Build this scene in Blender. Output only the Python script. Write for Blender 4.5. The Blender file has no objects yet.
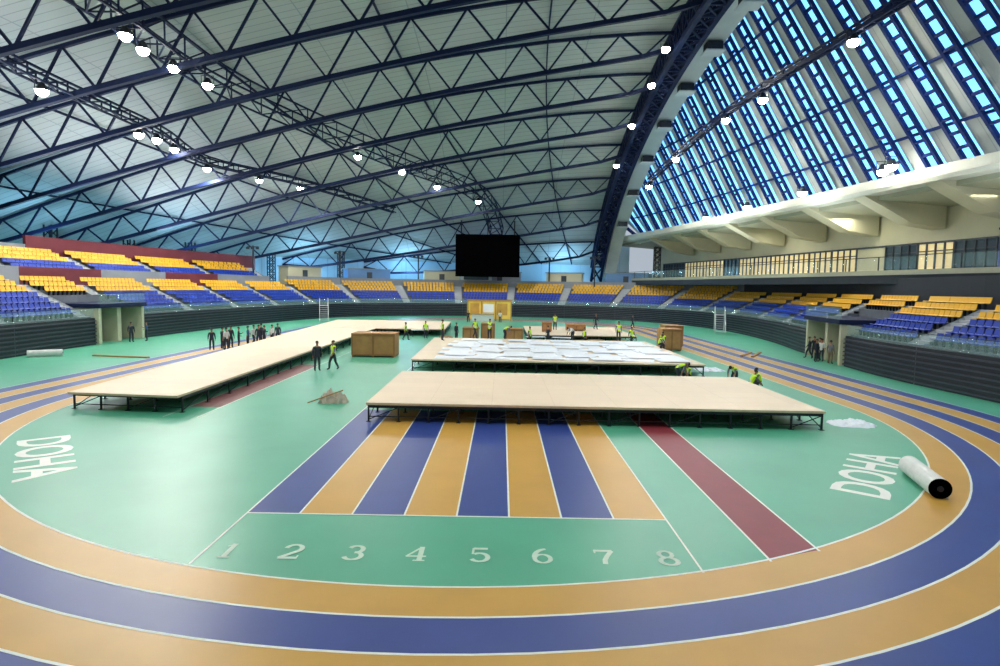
import bpy, bmesh, math, random, bisect
from mathutils import Vector, Matrix, noise as mnoise
random.seed(7)
S=bpy.context.scene
COL=S.collection
S.view_settings.view_transform='Standard'
S.view_settings.exposure=0.0

# ------------------------------------------------------------ materials
def lin(c):
    return tuple(((v/255)/12.92 if v/255<=.04045 else (((v/255)+.055)/1.055)**2.4) for v in c)
MATS={}
def mat(name,col,rough=.6,noise=0.0,scale=3.0,metal=0.0,emit=0.0,alpha=1.0,bump=0.0,grid=None,gcol=None,gm=.02,spec=None):
    if name in MATS: return MATS[name]
    m=bpy.data.materials.new(name); m.use_nodes=True
    nt=m.node_tree; b=nt.nodes['Principled BSDF']
    c=lin(col)+(1,)
    b.inputs['Base Color'].default_value=c
    b.inputs['Roughness'].default_value=rough
    b.inputs['Metallic'].default_value=metal
    if spec is not None: b.inputs['Specular IOR Level'].default_value=spec
    tc=nt.nodes.new('ShaderNodeTexCoord')
    out=None
    if noise>0:
        n=nt.nodes.new('ShaderNodeTexNoise'); n.inputs['Scale'].default_value=scale; n.inputs['Detail'].default_value=6
        nt.links.new(tc.outputs['Object'],n.inputs['Vector'])
        r=nt.nodes.new('ShaderNodeValToRGB')
        r.color_ramp.elements[0].position=.3; r.color_ramp.elements[1].position=.7
        r.color_ramp.elements[0].color=tuple(min(1,v*(1-noise)) for v in c[:3])+(1,)
        r.color_ramp.elements[1].color=tuple(min(1,v*(1+noise)) for v in c[:3])+(1,)
        nt.links.new(n.outputs['Fac'],r.inputs['Fac'])
        out=r.outputs['Color']
        if bump>0:
            bp=nt.nodes.new('ShaderNodeBump'); bp.inputs['Strength'].default_value=bump; bp.inputs['Distance'].default_value=.02
            nt.links.new(n.outputs['Fac'],bp.inputs['Height']); nt.links.new(bp.outputs['Normal'],b.inputs['Normal'])
    if grid:
        br=nt.nodes.new('ShaderNodeTexBrick'); br.offset=0.0
        br.inputs['Scale'].default_value=1.0
        br.inputs['Brick Width'].default_value=grid[0]; br.inputs['Row Height'].default_value=grid[1]
        br.inputs['Mortar Size'].default_value=gm
        br.inputs['Color1'].default_value=c; br.inputs['Color2'].default_value=tuple(v*.93 for v in c[:3])+(1,)
        br.inputs['Mortar'].default_value=lin(gcol)+(1,)
        nt.links.new(tc.outputs['Object'],br.inputs['Vector'])
        if out:
            mx2=nt.nodes.new('ShaderNodeMixRGB'); mx2.inputs['Fac'].default_value=.6
            nt.links.new(out,mx2.inputs['Color1']); nt.links.new(br.outputs['Color'],mx2.inputs['Color2'])
            out=mx2.outputs['Color']
        else: out=br.outputs['Color']
    if out: nt.links.new(out,b.inputs['Base Color'])
    if emit>0:
        b.inputs['Emission Color'].default_value=c; b.inputs['Emission Strength'].default_value=emit
        if name=='lamp_lens': m.cycles.emission_sampling='NONE'
    if alpha<1: b.inputs['Alpha'].default_value=alpha
    MATS[name]=m
    return m
GREEN=mat('track_green',(84,172,138),.38,.06,.5)
TAN=mat('track_tan',(206,158,70),.4,.05,.8)
BLUE=mat('track_blue',(42,66,140),.4,.08,.8)
RED=mat('track_red',(136,46,56),.5,.08,2)
REDF=mat('track_red_faded',(140,98,96),.6,.12,2)
WHITE=mat('paint_white',(238,242,232),.5,.03,4)
WHITEF=mat('paint_faded',(208,228,210),.6,.04,9)
PLY=mat('plywood_deck',(236,216,188),.6,.05,.8,grid=(2.44,1.22),gcol=(204,180,150),gm=.01)
PLYEDGE=mat('plywood_edge',(222,198,164),.7,.1,3)
STEEL=mat('dark_steel',(34,38,44),.45,.1,5,metal=.4)
NAVY=mat('navy_steel',(16,28,62),.6,.1,2,spec=.2)
NAVYB=mat('facade_navy',(12,36,96),.6,.1,2,spec=.2)
ROOF=mat('roof_panel',(178,184,184),.95,.04,.15,grid=(9.0,1.0),gcol=(126,134,138),gm=.06,spec=.1)
WHITESTEEL=mat('white_girder',(196,200,196),.5,.05,.5)
RINGM=mat('ring_beam_paint',(198,200,186),.6,.05,.4)
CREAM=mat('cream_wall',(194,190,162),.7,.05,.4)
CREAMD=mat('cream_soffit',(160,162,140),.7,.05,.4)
CONC=mat('concrete_step',(100,106,114),.8,.1,1.2)
STAIR=mat('pale_stair',(170,174,178),.7,.06,2)
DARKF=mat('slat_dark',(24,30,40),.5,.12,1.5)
SLAT=mat('slat_edge',(56,64,78),.4,.1,1.5)
SEATB=mat('seat_blue',(16,54,160),.4,.06,2)
SEATY=mat('seat_yellow',(228,174,34),.4,.06,2)
MAROON=mat('maroon_wall',(104,36,48),.7,.08,.5)
PALEBLUE=mat('pale_blue_wall',(170,204,226),.7,.04,.2,grid=(4,3),gcol=(128,164,194),gm=.04)
BLUEW=mat('blue_booth_wall',(96,132,176),.7,.06,.4)
GREYW=mat('grey_wall',(132,138,146),.7,.06,.4)
GLASS=mat('rail_glass',(170,210,205),.1,alpha=.16)
BLACK=mat('black_screen',(3,3,4),.9,.05,1,spec=0.0)
LENS=mat('lamp_lens',(255,252,240),.4,emit=120)
WINB=mat('daylight_glass',(118,194,255),.3,emit=1.75)
PANELF=mat('facade_panel',(190,194,188),.8,.06,.3,grid=(60,1.2),gcol=(140,148,150),gm=.04,spec=.1)
CRATE=mat('crate_ply',(178,130,78),.7,.12,2)
CRATED=mat('crate_batten',(150,106,62),.7,.12,2)
PAPER=mat('white_board',(244,248,253),.5,.02,2)
DOORM=mat('door_grey',(48,56,64),.5,.05,1)
GLZ=mat('gallery_glass',(58,72,82),.2,.1,.6)
WARMW=mat('warm_window',(232,210,158),.3,emit=.4)
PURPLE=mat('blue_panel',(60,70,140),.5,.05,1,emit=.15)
YELP=mat('yellow_panel_glow',(220,186,80),.5,.15,.8,emit=.2)  # slight glow put into the display panel so it looks lit
POSTER=mat('poster_tan',(190,140,60),.5,.2,.8,emit=.08)  # posters carry a fainter glow in their material
ROLLW=mat('roll_white',(216,216,212),.6,.08,4)
TARP=mat('grey_beige_tarp',(204,188,170),.8,.12,4)

# ------------------------------------------------------------ mesh builder
class MB:
    def __init__(s): s.v=[];s.f=[];s.m=[];s.mats=[]
    def mi(s,m):
        if m not in s.mats: s.mats.append(m)
        return s.mats.index(m)
    def face(s,pts,m):
        b=len(s.v); s.v+= [Vector(p) for p in pts]; s.f.append(list(range(b,b+len(pts)))); s.m.append(s.mi(m))
    def box(s,x0,x1,y0,y1,z0,z1,m):
        b=len(s.v)
        s.v+=[Vector(p) for p in((x0,y0,z0),(x1,y0,z0),(x1,y1,z0),(x0,y1,z0),(x0,y0,z1),(x1,y0,z1),(x1,y1,z1),(x0,y1,z1))]
        for q in((3,2,1,0),(4,5,6,7),(0,1,5,4),(1,2,6,5),(2,3,7,6),(3,0,4,7)):
            s.f.append([b+i for i in q]); s.m.append(s.mi(m))
    def beam(s,p,q,w,h,m,up=Vector((0,0,1))):
        p=Vector(p);q=Vector(q);d=q-p
        if d.length<1e-6:return
        d.normalize(); a=d.cross(up)
        if a.length<1e-3: a=d.cross(Vector((0,1,0)))
        a.normalize(); c=a.cross(d); b=len(s.v)
        for o in(p,q):
            for (i,j) in((-1,-1),(1,-1),(1,1),(-1,1)): s.v.append(o+a*(i*w/2)+c*(j*h/2))
        for k in((3,2,1,0),(4,5,6,7),(0,1,5,4),(1,2,6,5),(2,3,7,6),(3,0,4,7)):
            s.f.append([b+i for i in k]); s.m.append(s.mi(m))
    def tube(s,P,w,h,m):
        P=[Vector(p) for p in P]; b=len(s.v); n=len(P)
        for i,p in enumerate(P):
            d=(P[min(i+1,n-1)]-P[max(0,i-1)]).normalized(); a=d.cross(Vector((0,0,1)))
            if a.length<1e-3:a=d.cross(Vector((0,1,0)))
            a.normalize(); c=a.cross(d)
            for (x,y) in((-1,-1),(1,-1),(1,1),(-1,1)): s.v.append(p+a*(x*w/2)+c*(y*h/2))
        for i in range(n-1):
            o=b+4*i
            for k in range(4):
                s.f.append([o+k,o+(k+1)%4,o+4+(k+1)%4,o+4+k]); s.m.append(s.mi(m))
        s.f.append([b+3,b+2,b+1,b]); s.m.append(s.mi(m))
        o=b+4*(n-1); s.f.append([o,o+1,o+2,o+3]); s.m.append(s.mi(m))
    def cyl(s,p,q,r0,r1,m,n=16,mcap=None):
        p=Vector(p);q=Vector(q);d=(q-p).normalized(); a=d.cross(Vector((0,0,1)))
        if a.length<1e-3:a=Vector((1,0,0))
        a.normalize(); c=a.cross(d); b=len(s.v)
        for o,r in((p,r0),(q,r1)):
            for i in range(n):
                t=2*math.pi*i/n; s.v.append(o+a*(math.cos(t)*r)+c*(math.sin(t)*r))
        for i in range(n):
            j=(i+1)%n; s.f.append([b+i,b+j,b+n+j,b+n+i]); s.m.append(s.mi(m))
        mc=mcap or m
        s.f.append([b+i for i in range(n)][::-1]); s.m.append(s.mi(mc))
        s.f.append([b+n+i for i in range(n)]); s.m.append(s.mi(mc))
    def build(s,name,origin=(0,0,0),parent=None,smooth=False):
        o=Vector(origin); me=bpy.data.meshes.new(name)
        me.from_pydata([tuple(v-o) for v in s.v],[],s.f)
        for m in s.mats: me.materials.append(m)
        for p,i in zip(me.polygons,s.m): p.material_index=i; p.use_smooth=smooth
        me.update()
        ob=bpy.data.objects.new(name,me); COL.objects.link(ob)
        if parent: ob.parent=parent
        else: ob.location=o
        return ob
def part_tube(name,P,w,h,m,org,par):
    mb=MB(); mb.tube(P,w,h,m); return mb.build(name,org,par)
def empty(name,loc,label=None,cat=None,group=None,rot=0):
    e=bpy.data.objects.new(name,None); e.location=loc; e.rotation_euler=(0,0,rot); e.empty_display_size=.3; COL.objects.link(e)
    if label: tag(e,label,cat,group)
    return e
def tag(o,label,cat,group=None):
    o['label']=label; o['category']=cat
    if group:o['group']=group
def struct(o,label=None,cat=None):
    o['kind']='structure'
    if label:o['label']=label
    if cat:o['category']=cat
    return o
def copy_tree(src,loc,rot=0):
    c=src.copy(); COL.objects.link(c); c.location=loc; c.rotation_euler=(0,0,rot)
    for ch in src.children:
        k=ch.copy(); COL.objects.link(k); k.parent=c
    return c

# ------------------------------------------------------------ camera
H=5.3
cam=bpy.data.cameras.new('camera'); cam.lens=21.0; cam.sensor_width=36; cam.clip_end=600
co=bpy.data.objects.new('camera',cam); COL.objects.link(co); S.camera=co
co.matrix_world=Matrix.Translation((0,0,H))@Matrix.Rotation(math.radians(.12),4,'Z')@Matrix.Rotation(math.radians(90-4.51),4,'X')@Matrix.Rotation(math.radians(.945),4,'Z')

# ------------------------------------------------------------ floor with painted track
fl=MB()
fl.face([(-75,-25,0),(60,-25,0),(60,122,0),(-75,122,0)],GREEN)
CX=-1.17;R=17.3;Y0=27.2;Y1=75.0;LW=.95
def oval(r,n=72):
    pts=[]
    for i in range(n+1):
        a=-math.pi+math.pi*i/n
        pts.append((CX+r*math.cos(a),Y0+r*math.sin(a)))
    for i in range(n+1):
        a=math.pi*i/n
        pts.append((CX+r*math.cos(a),Y1+r*math.sin(a)))
    return pts
def ringf(r0,r1,z,m):
    a=oval(r0);b=oval(r1);n=len(a)
    for i in range(n):
        j=(i+1)%n
        fl.face([(*a[i],z),(*a[j],z),(*b[j],z),(*b[i],z)][::-1],m)
for k in range(6):
    ringf(R+k*LW,R+(k+1)*LW,.004,TAN if k%2==0 else BLUE)
for k in range(7):
    ringf(R+k*LW-.026,R+k*LW+.026,.008,WHITE)
def rect(x0,x1,y0,y1,z,m): fl.face([(x0,y0,z),(x1,y0,z),(x1,y1,z),(x0,y1,z)],m)
SX=-5.8;SW=1.21
for k in range(8):
    rect(SX+k*SW,SX+(k+1)*SW,13.1,24.5,.004,BLUE if k%2==0 else TAN)
for k in range(9):
    y0=10.6 if k in(0,8) else 13.1
    rect(SX+k*SW-.022,SX+k*SW+.022,y0,60 if k==0 else 34,.008,WHITE)
rect(SX,SX+8*SW,13.06,13.12,.009,WHITE)
fl.face([(5.4,11.2,.0042),(6.6,11.65,.0042),(6.6,34,.0042),(5.4,34,.0042)],RED)
rect(5.36,5.41,11.1,34,.009,WHITE); rect(6.58,6.63,11.6,34,.009,WHITE)
rect(-13.2,-11.9,24.5,38,.005,REDF)
rect(-13.24,-13.2,22.5,60,.009,WHITE);rect(-11.9,-11.86,22.5,60,.009,WHITE)
def text_faces(body,size,M,z,offset=0.0,xs=1.0):
    cu=bpy.data.curves.new('t','FONT'); cu.body=body; cu.size=size; cu.align_x='CENTER'; cu.align_y='CENTER'; cu.offset=offset
    cu.resolution_u=4
    ob=bpy.data.objects.new('t',cu); COL.objects.link(ob)
    bpy.context.view_layer.update()
    dg=bpy.context.evaluated_depsgraph_get()
    me=bpy.data.meshes.new_from_object(ob.evaluated_get(dg))
    for p in me.polygons:
        pts=[]
        for i in p.vertices:
            v=me.vertices[i].co; w=M@Vector((v.x*xs,v.y,0)); pts.append((w.x,w.y,z))
        fl.face(pts,WHITE)
    bpy.data.objects.remove(ob); bpy.data.curves.remove(cu); bpy.data.meshes.remove(me)
def arc(cx,cy,rx,ry,a0,a1,n=14):
    return [(cx+rx*math.cos(math.radians(a0+(a1-a0)*i/n)),cy+ry*math.sin(math.radians(a0+(a1-a0)*i/n))) for i in range(n+1)]
zc=[.0095]
def digit_stroke(ox,oy,sc,pts,w,thin=.6):
    zc[0]+=.00003; z=zc[0]
    n=len(pts); Lf=[];Rt=[]
    for i,p in enumerate(pts):
        a=pts[max(0,i-1)];b=pts[min(n-1,i+1)]; dx,dy=b[0]-a[0],b[1]-a[1]; l=math.hypot(dx,dy) or 1
        dx/=l;dy/=l
        ww=w*(thin+(1-thin)*abs(dy))/2 if n>2 else w/2
        Lf.append((ox+sc*(p[0]-dy*ww),oy+sc*(p[1]+dx*ww))); Rt.append((ox+sc*(p[0]+dy*ww),oy+sc*(p[1]-dx*ww)))
    for i in range(n-1):
        fl.face([(*Rt[i],z),(*Rt[i+1],z),(*Lf[i+1],z),(*Lf[i],z)],WHITEF)
DG={1:[([(0,-.33),(0,.33)],.1),([(-.13,-.31),(.13,-.31)],.05),([(-.12,.2),(0,.31)],.05)],
2:[(arc(0,.14,.17,.18,175,-45)+[(-.19,-.29)],.1),([(-.2,-.29),(.2,-.29)],.085),([(.19,-.33),(.19,-.17)],.035)],
3:[(arc(0,.16,.15,.16,160,-90),.1),(arc(0,-.15,.18,.17,90,-165),.1)],
4:[([(.08,-.33),(.08,.33)],.1),([(.07,.31),(-.21,-.12)],.05),([(-.22,-.12),(.21,-.12)],.06),([(-.05,-.31),(.2,-.31)],.05)],
5:[([(.17,.29),(-.14,.29)],.085),([(-.14,.31),(-.15,.02)],.045),(arc(0,-.12,.18,.19,130,-155),.1)],
6:[(arc(0,-.13,.17,.19,0,360,20),.09),(arc(.12,-.06,.29,.38,95,185),.1)],
7:[([(-.2,.29),(.2,.29)],.085),([(.19,.29),(.06,.05),(-.02,-.14),(-.04,-.33)],.1),([(-.19,.33),(-.19,.17)],.035)],
8:[(arc(0,.17,.14,.15,0,360,18),.09),(arc(0,-.15,.18,.17,0,360,18),.1)]}
for k in range(8):
    for pts,w in DG[k+1]: digit_stroke(SX+(k+.5)*SW-.12+.03*k,11.17,.92,pts,w*1.1)
def along(cx,cy,ux,uy):
    a=math.atan2(uy,ux); return Matrix.Translation((cx,cy,0))@Matrix.Rotation(a,4,'Z')
text_faces('DOHA',1.9,along(11.0,16.9,.60,.80),.009,.035,.88)
text_faces('DOHA',1.95,along(-13.8,17.2,.62,-.78),.009,.04,.88)
floor=fl.build('floor'); struct(floor,'green indoor running track floor with tan and blue lanes','floor')

# ------------------------------------------------------------ bowl path
BP=[(25.6,10),(25.2,22),(24.9,29),(24.7,38),(26.6,50),(29.0,62),(30,75),(28,88),(21,98.5),(10,104),(-2,105.5),(-14,104),(-23,98.5),(-29,89),(-32.2,74),(-33.7,60),(-33.9,48),(-33.4,38),(-32.4,26),(-31,14)]
def cr(p0,p1,p2,p3,t):
    return tuple(.5*((2*p1[i])+(-p0[i]+p2[i])*t+(2*p0[i]-5*p1[i]+4*p2[i]-p3[i])*t*t+(-p0[i]+3*p1[i]-3*p2[i]+p3[i])*t**3) for i in(0,1))
dense=[]
for i in range(len(BP)-1):
    p0=BP[max(0,i-1)];p3=BP[min(len(BP)-1,i+2)]
    for k in range(20): dense.append(cr(p0,BP[i],BP[i+1],p3,k/20))
dense.append(BP[-1])
L=[0]
for i in range(1,len(dense)): L.append(L[-1]+math.dist(dense[i],dense[i-1]))
TOT=L[-1]
def PS(s):
    s=max(0,min(TOT-1e-4,s)); i=max(0,bisect.bisect_right(L,s)-1); i=min(i,len(dense)-2)
    t=(s-L[i])/max(1e-9,L[i+1]-L[i]); a=dense[i];b=dense[i+1]
    p=Vector((a[0]+(b[0]-a[0])*t,a[1]+(b[1]-a[1])*t))
    i0=max(0,i-8);i1=min(len(dense)-1,i+9)
    d=Vector(dense[i1])-Vector(dense[i0]); d.normalize()
    n=Vector((d.y,-d.x))
    if n.dot(p-Vector((-2,58)))<0:n=-n
    return p,n,d
def s_at(y,side):
    best=None
    for i,p in enumerate(dense):
        if (p[0]>-2)==(side>0):
            e=abs(p[1]-y)
            if best is None or e<best[0]: best=(e,L[i])
    return best[1]
def sweep(mb,s0,s1,prof,m,step=1.5):
    n=max(1,int(math.ceil((s1-s0)/step)))
    rows=[]
    for i in range(n+1):
        p,nn,_=PS(s0+(s1-s0)*i/n)
        rows.append([(p.x+nn.x*o,p.y+nn.y*o,z) for o,z in prof])
    for i in range(n):
        for k in range(len(prof)-1):
            mb.face([rows[i][k],rows[i+1][k],rows[i+1][k+1],rows[i][k+1]],m)
    mb.face(rows[0],m); mb.face(rows[-1][::-1],m)
RN=8;RNR=6;RNL=7;RD=.85;RH=.42;Z0=2.3
portR=(s_at(42,1),s_at(49.5,1)); portL=(s_at(54.5,-1),s_at(48,-1))
sR1=s_at(84,1); sU0=s_at(90,-1); sU1=TOT
def profile(r0,zf,rows,o0=0.0,rh=RH):
    pr=[(o0+r0*RD,0.0),(o0+r0*RD,zf+r0*rh)]
    for r in range(r0,rows):
        pr.append((o0+(r+1)*RD,zf+r*rh))
        if r<rows-1: pr.append((o0+(r+1)*RD,zf+(r+1)*rh))
    pr.append((o0+rows*RD,0.0))
    return pr
secs=[]
def add_sections(a,b,blk=6.8,rows=RN):
    n=max(1,round((b-a)/blk)); w=(b-a)/n
    for i in range(n): secs.append((a+i*w,a+(i+1)*w,0,rows))
add_sections(0,portR[0],8.0,RNR); secs.append((portR[0],portR[1],4,RNR))
add_sections(portR[1],sR1,10,RNR)
add_sections(sR1,sU0,8.8); add_sections(sU0,portL[0],9.5,RNL); secs.append((portL[0],portL[1],4,RNL)); add_sections(portL[1],TOT,9.5,RNL)
seats=[]
AIS=1.4; SP=.55
for idx,(a,b,r0,RR) in enumerate(secs):
    p,n,d=PS((a+b)/2); org=(p.x,p.y,0)
    e=empty('grandstand_block',org,'stepped grey grandstand block with dark slatted front and glass railing','grandstand','grandstand blocks around the track')
    mb=MB(); sweep(mb,a,b,profile(r0,Z0,RR),CONC); mb.build('stepped_tier',org,e)
    mb=MB()
    pr=[(r0*RD+.02,Z0+r0*RH+.01)]
    for r in range(r0,RR-1):
        pr+=[(r*RD+RD*.55,Z0+r*RH+.02),(r*RD+RD*.55,Z0+r*RH+RH/2),(r*RD+RD*.98,Z0+r*RH+RH/2),(r*RD+RD*.98,Z0+(r+1)*RH+.02)]
    sweep(mb,a+.05,a+AIS-.1,pr,STAIR)
    mb.build('aisle_stair',org,e)
    if r0==0:
        mb=MB(); pr=[(-.35,0)]
        for k in range(7):
            z=.1+k*.3; pr+=[(-.35,z),(-.48,z+.02),(-.48,z+.1),(-.35,z+.12)]
        pr+=[(-.35,Z0-.1),(0,Z0-.1)]
        n_=len(pr)
        nst=max(1,int(math.ceil((b-a)/1.5)))
        rows=[]
        for i in range(nst+1):
            pp,nn,_=PS(a+.02+(b-a-.04)*i/nst); rows.append([(pp.x+nn.x*o,pp.y+nn.y*o,z) for o,z in pr])
        for i in range(nst):
            for k in range(n_-1):
                lip=(pr[k][0]<-.4 and pr[k+1][0]<-.4)
                mb.face([rows[i][k],rows[i+1][k],rows[i+1][k+1],rows[i][k+1]],SLAT if lip else DARKF)
        mb.build('slatted_front',org,e)
        mb=MB(); sweep(mb,a+.05,b-.05,[(-.28,Z0-.08),(-.28,Z0+.7),(-.26,Z0+.7),(-.26,Z0-.08)],GLASS); mb.build('glass_panel',org,e)
        mb=MB(); sweep(mb,a,b,[(-.29,Z0+.7),(-.29,Z0+.74),(-.25,Z0+.74),(-.25,Z0+.7)],STEEL); mb.build('handrail',org,e)
    right=p.x>23.5
    thr=3 if right else 4
    for r in range(r0,RR):
        off=(r+.5)*RD; s=a+AIS+.2
        while s<b-.2:
            p,n,d=PS(s); q=p+n*off
            seats.append(((q.x,q.y,Z0+r*RH),math.atan2(-n.y,-n.x)+math.pi/2,0 if r<thr else 1))
            s+=SP*(1/(1+off/45))
O2=RNL*RD+3.6; Z2=6.0; R2=5
n=round((sU1-sU0)/10); w=(sU1-sU0)/n
for i in range(n):
    a=sU0+i*w;b=a+w
    p,nn,d=PS((a+b)/2); org=(p.x+nn.x*O2,p.y+nn.y*O2,0)
    e=empty('upper_grandstand_block',org,'upper grandstand block above a coloured parapet','grandstand','upper grandstand blocks')
    mb=MB(); sweep(mb,a,b,profile(0,Z2,R2,O2),CONC); mb.build('stepped_tier',org,e)
    mb=MB(); sweep(mb,a,b,[(O2-.2,4.5),(O2-.2,Z2+.45),(O2-.02,Z2+.45)],MAROON if i%2==1 else GREYW); mb.build('parapet',org,e)
    mb=MB(); pr=[(O2+.02,Z2+.01)]
    for r in range(0,R2-1):
        pr+=[(O2+r*RD+RD*.55,Z2+r*RH+.02),(O2+r*RD+RD*.55,Z2+r*RH+RH/2),(O2+r*RD+RD*.98,Z2+r*RH+RH/2),(O2+r*RD+RD*.98,Z2+(r+1)*RH+.02)]
    sweep(mb,a+.05,a+AIS-.1,pr,STAIR)
    mb.build('aisle_stair',org,e)
    for r in range(R2):
        off=O2+(r+.5)*RD; s=a+AIS+.2
        while s<b-.2:
            p,nn,d=PS(s); q=p+nn*off
            seats.append(((q.x,q.y,Z2+r*RH),math.atan2(-nn.y,-nn.x)+math.pi/2,0 if r<2 else 1))
            s+=SP*(1/(1+off/45))
sm=s_at(58,-1)
mb=MB(); sweep(mb,sU0-1,sm,[(O2+R2*RD+.1,0),(O2+R2*RD+.1,Z2+R2*RH+1.6),(O2+R2*RD+.4,Z2+R2*RH+1.6),(O2+R2*RD+.4,0)],MAROON)
struct(mb.build('wall_left'),'low maroon wall behind the upper seating','wall')
mb=MB(); sweep(mb,sm+.05,sU1,[(O2+R2*RD+.1,0),(O2+R2*RD+.1,Z2+R2*RH+.7),(O2+R2*RD+.4,Z2+R2*RH+.7),(O2+R2*RD+.4,0)],GREYW)
struct(mb.build('wall_left_rear'),'low grey wall behind the upper seating','wall')
mb=MB(); sweep(mb,sR1,sU0-1.1,[(RN*RD+.15,0),(RN*RD+.15,6.5),(RN*RD+.4,6.5),(RN*RD+.4,0)],GREYW)
struct(mb.build('wall_back'),'grey wall behind far seating','wall')
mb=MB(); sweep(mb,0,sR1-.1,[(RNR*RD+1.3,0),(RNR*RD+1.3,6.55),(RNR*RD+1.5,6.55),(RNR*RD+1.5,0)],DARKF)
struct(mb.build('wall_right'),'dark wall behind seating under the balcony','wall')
for kb,off_s in enumerate((-29,-18,-8,3,13,24,34,44)):
    s=(sU0+sR1)/2+off_s*.95
    if s<sR1+14 or s>sU0-4: continue
    p,nn,d=PS(s); o=RN*RD+1.2; c=p+nn*o
    e=empty('concourse_booth',(c.x,c.y,0),'painted concourse booth with grey door behind the seats','booth','concourse booths')
    e.rotation_euler=(0,0,math.atan2(-nn.y,-nn.x)+math.pi/2)
    w_=3.4+.7*(kb%2)
    mb=MB(); mb.box(-w_,w_,0,2.4,0,8.1,(CREAM,BLUEW,CREAM,GREYW)[kb%4]); mb.box(-w_-.2,w_+.2,-.15,2.5,8.1,8.25,GREYW); b_=mb.build('booth_body',(0,0,0),e)
    mb=MB(); mb.box(-.5,.5,-.05,0,5.8,7.6,DOORM); mb.build('booth_door',(0,0,0),e)

for (a,b) in (portR,portL):
    s=(a+b)/2; p,nn,d=PS(s); c=p
    w=(b-a)/2-.1; ang=math.atan2(-nn.y,-nn.x)+math.pi/2
    e=empty('entrance_portal',(c.x,c.y,0),'cream concrete entrance tunnel through the grandstand','tunnel','entrance tunnels'); e.rotation_euler=(0,0,ang)
    for x0,x1,y0 in((-w,-w+.35,-.6),(w-.35,w,-.6),(-.25,.25,-.3)):
        mb=MB(); mb.box(x0,x1,y0,3.0,0,3.0,CREAM); mb.build('side_wall',(0,0,0),e)
    mb=MB(); mb.box(-w-.1,w+.1,-.8,3.3,3.0,3.35,NAVY); mb.build('canopy_slab',(0,0,0),e)
    mb=MB(); mb.box(-w,w,3.0,3.2,0,3.0,CREAM); mb.build('inner_wall',(0,0,0),e)
    mb=MB(); mb.box(-w+.8,-w+2.0,2.92,2.99,0,2.2,DOORM); mb.build('tunnel_door',(0,0,0),e)
    mb=MB(); mb.box(-w,w,-.7,-.66,3.35,4.2,GLASS); mb.build('glass_panel',(0,0,0),e)
    mb=MB(); mb.box(-w,w,-.72,-.64,4.2,4.27,STEEL); mb.build('handrail',(0,0,0),e)

def seat_shape(mb,M,m):
    w=.22
    pr=[(-.21,.40),(-.17,.43),(.10,.40),(.17,.44),(.21,.58),(.25,.76)]
    lo=[(-.21,.37),(-.17,.39),(.11,.36),(.20,.42),(.245,.58),(.285,.76)]
    b=len(mb.v)
    for (y,z) in pr+lo:
        for x in(-w,w): mb.v.append(M@Vector((x,y,z)))
    n=len(pr); mi=mb.mi(m)
    def q(*i): mb.f.append([b+k for k in i]); mb.m.append(mi)
    for i in range(n-1):
        q(2*i,2*i+1,2*i+3,2*i+2)
        q(2*(n+i)+1,2*(n+i),2*(n+i)+2,2*(n+i)+3)
        q(2*i,2*i+2,2*(n+i)+2,2*(n+i)); q(2*i+1,2*(n+i)+1,2*(n+i)+3,2*i+3)
    q(0,2*n,2*n+1,1); q(2*n-2,2*n-1,4*n-1,4*n-2)
def seat_frame(mb,M):
    b=len(mb.v); mi=mb.mi(STEEL)
    for p in((-.04,.0,0),(.04,.0,0),(.04,.12,0),(-.04,.12,0),(-.04,-.08,.385),(.04,-.08,.385),(.04,.12,.37),(-.04,.12,.37)):
        mb.v.append(M@Vector(p))
    for k in((0,1,5,4),(1,2,6,5),(2,3,7,6),(3,0,4,7)):
        mb.f.append([b+i for i in k]); mb.m.append(mi)
def vis(p):
    if p[1]<3: return False
    fx=502+583*p[0]/p[1]; fy=288-590*(p[2]-H)/p[1]
    return -4<fx<1002 and 150<fy<660
sv=[s for s in seats if vis(s[0])]
sv.sort(key=lambda s:(s[0][0]**2+s[0][1]**2))
ind=sv[:300]; rest=sv[300:]
protos=[]
for m,nm in((SEATB,'blue'),(SEATY,'yellow')):
    mb=MB(); seat_shape(mb,Matrix.Identity(4),m); seat_frame(mb,Matrix.Identity(4)); o=mb.build('stadium_seat'); protos.append(o)
used=[False,False]
for pos,rot,c in ind:
    o=protos[c] if not used[c] else protos[c].copy()
    if used[c]: COL.objects.link(o)
    used[c]=True
    o.location=pos; o.rotation_euler=(0,0,rot)
    tag(o,('blue','yellow')[c]+' plastic stadium seat on a grey step','seat','stadium seats')
mb=MB()
for pos,rot,c in rest:
    M=Matrix.Translation(pos)@Matrix.Rotation(rot,4,'Z'); seat_shape(mb,M,SEATY if c else SEATB)
o=mb.build('stadium_seats'); o['kind']='stuff'; tag(o,'rows of distant blue and yellow plastic stadium seats','seats','stadium seats')

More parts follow.
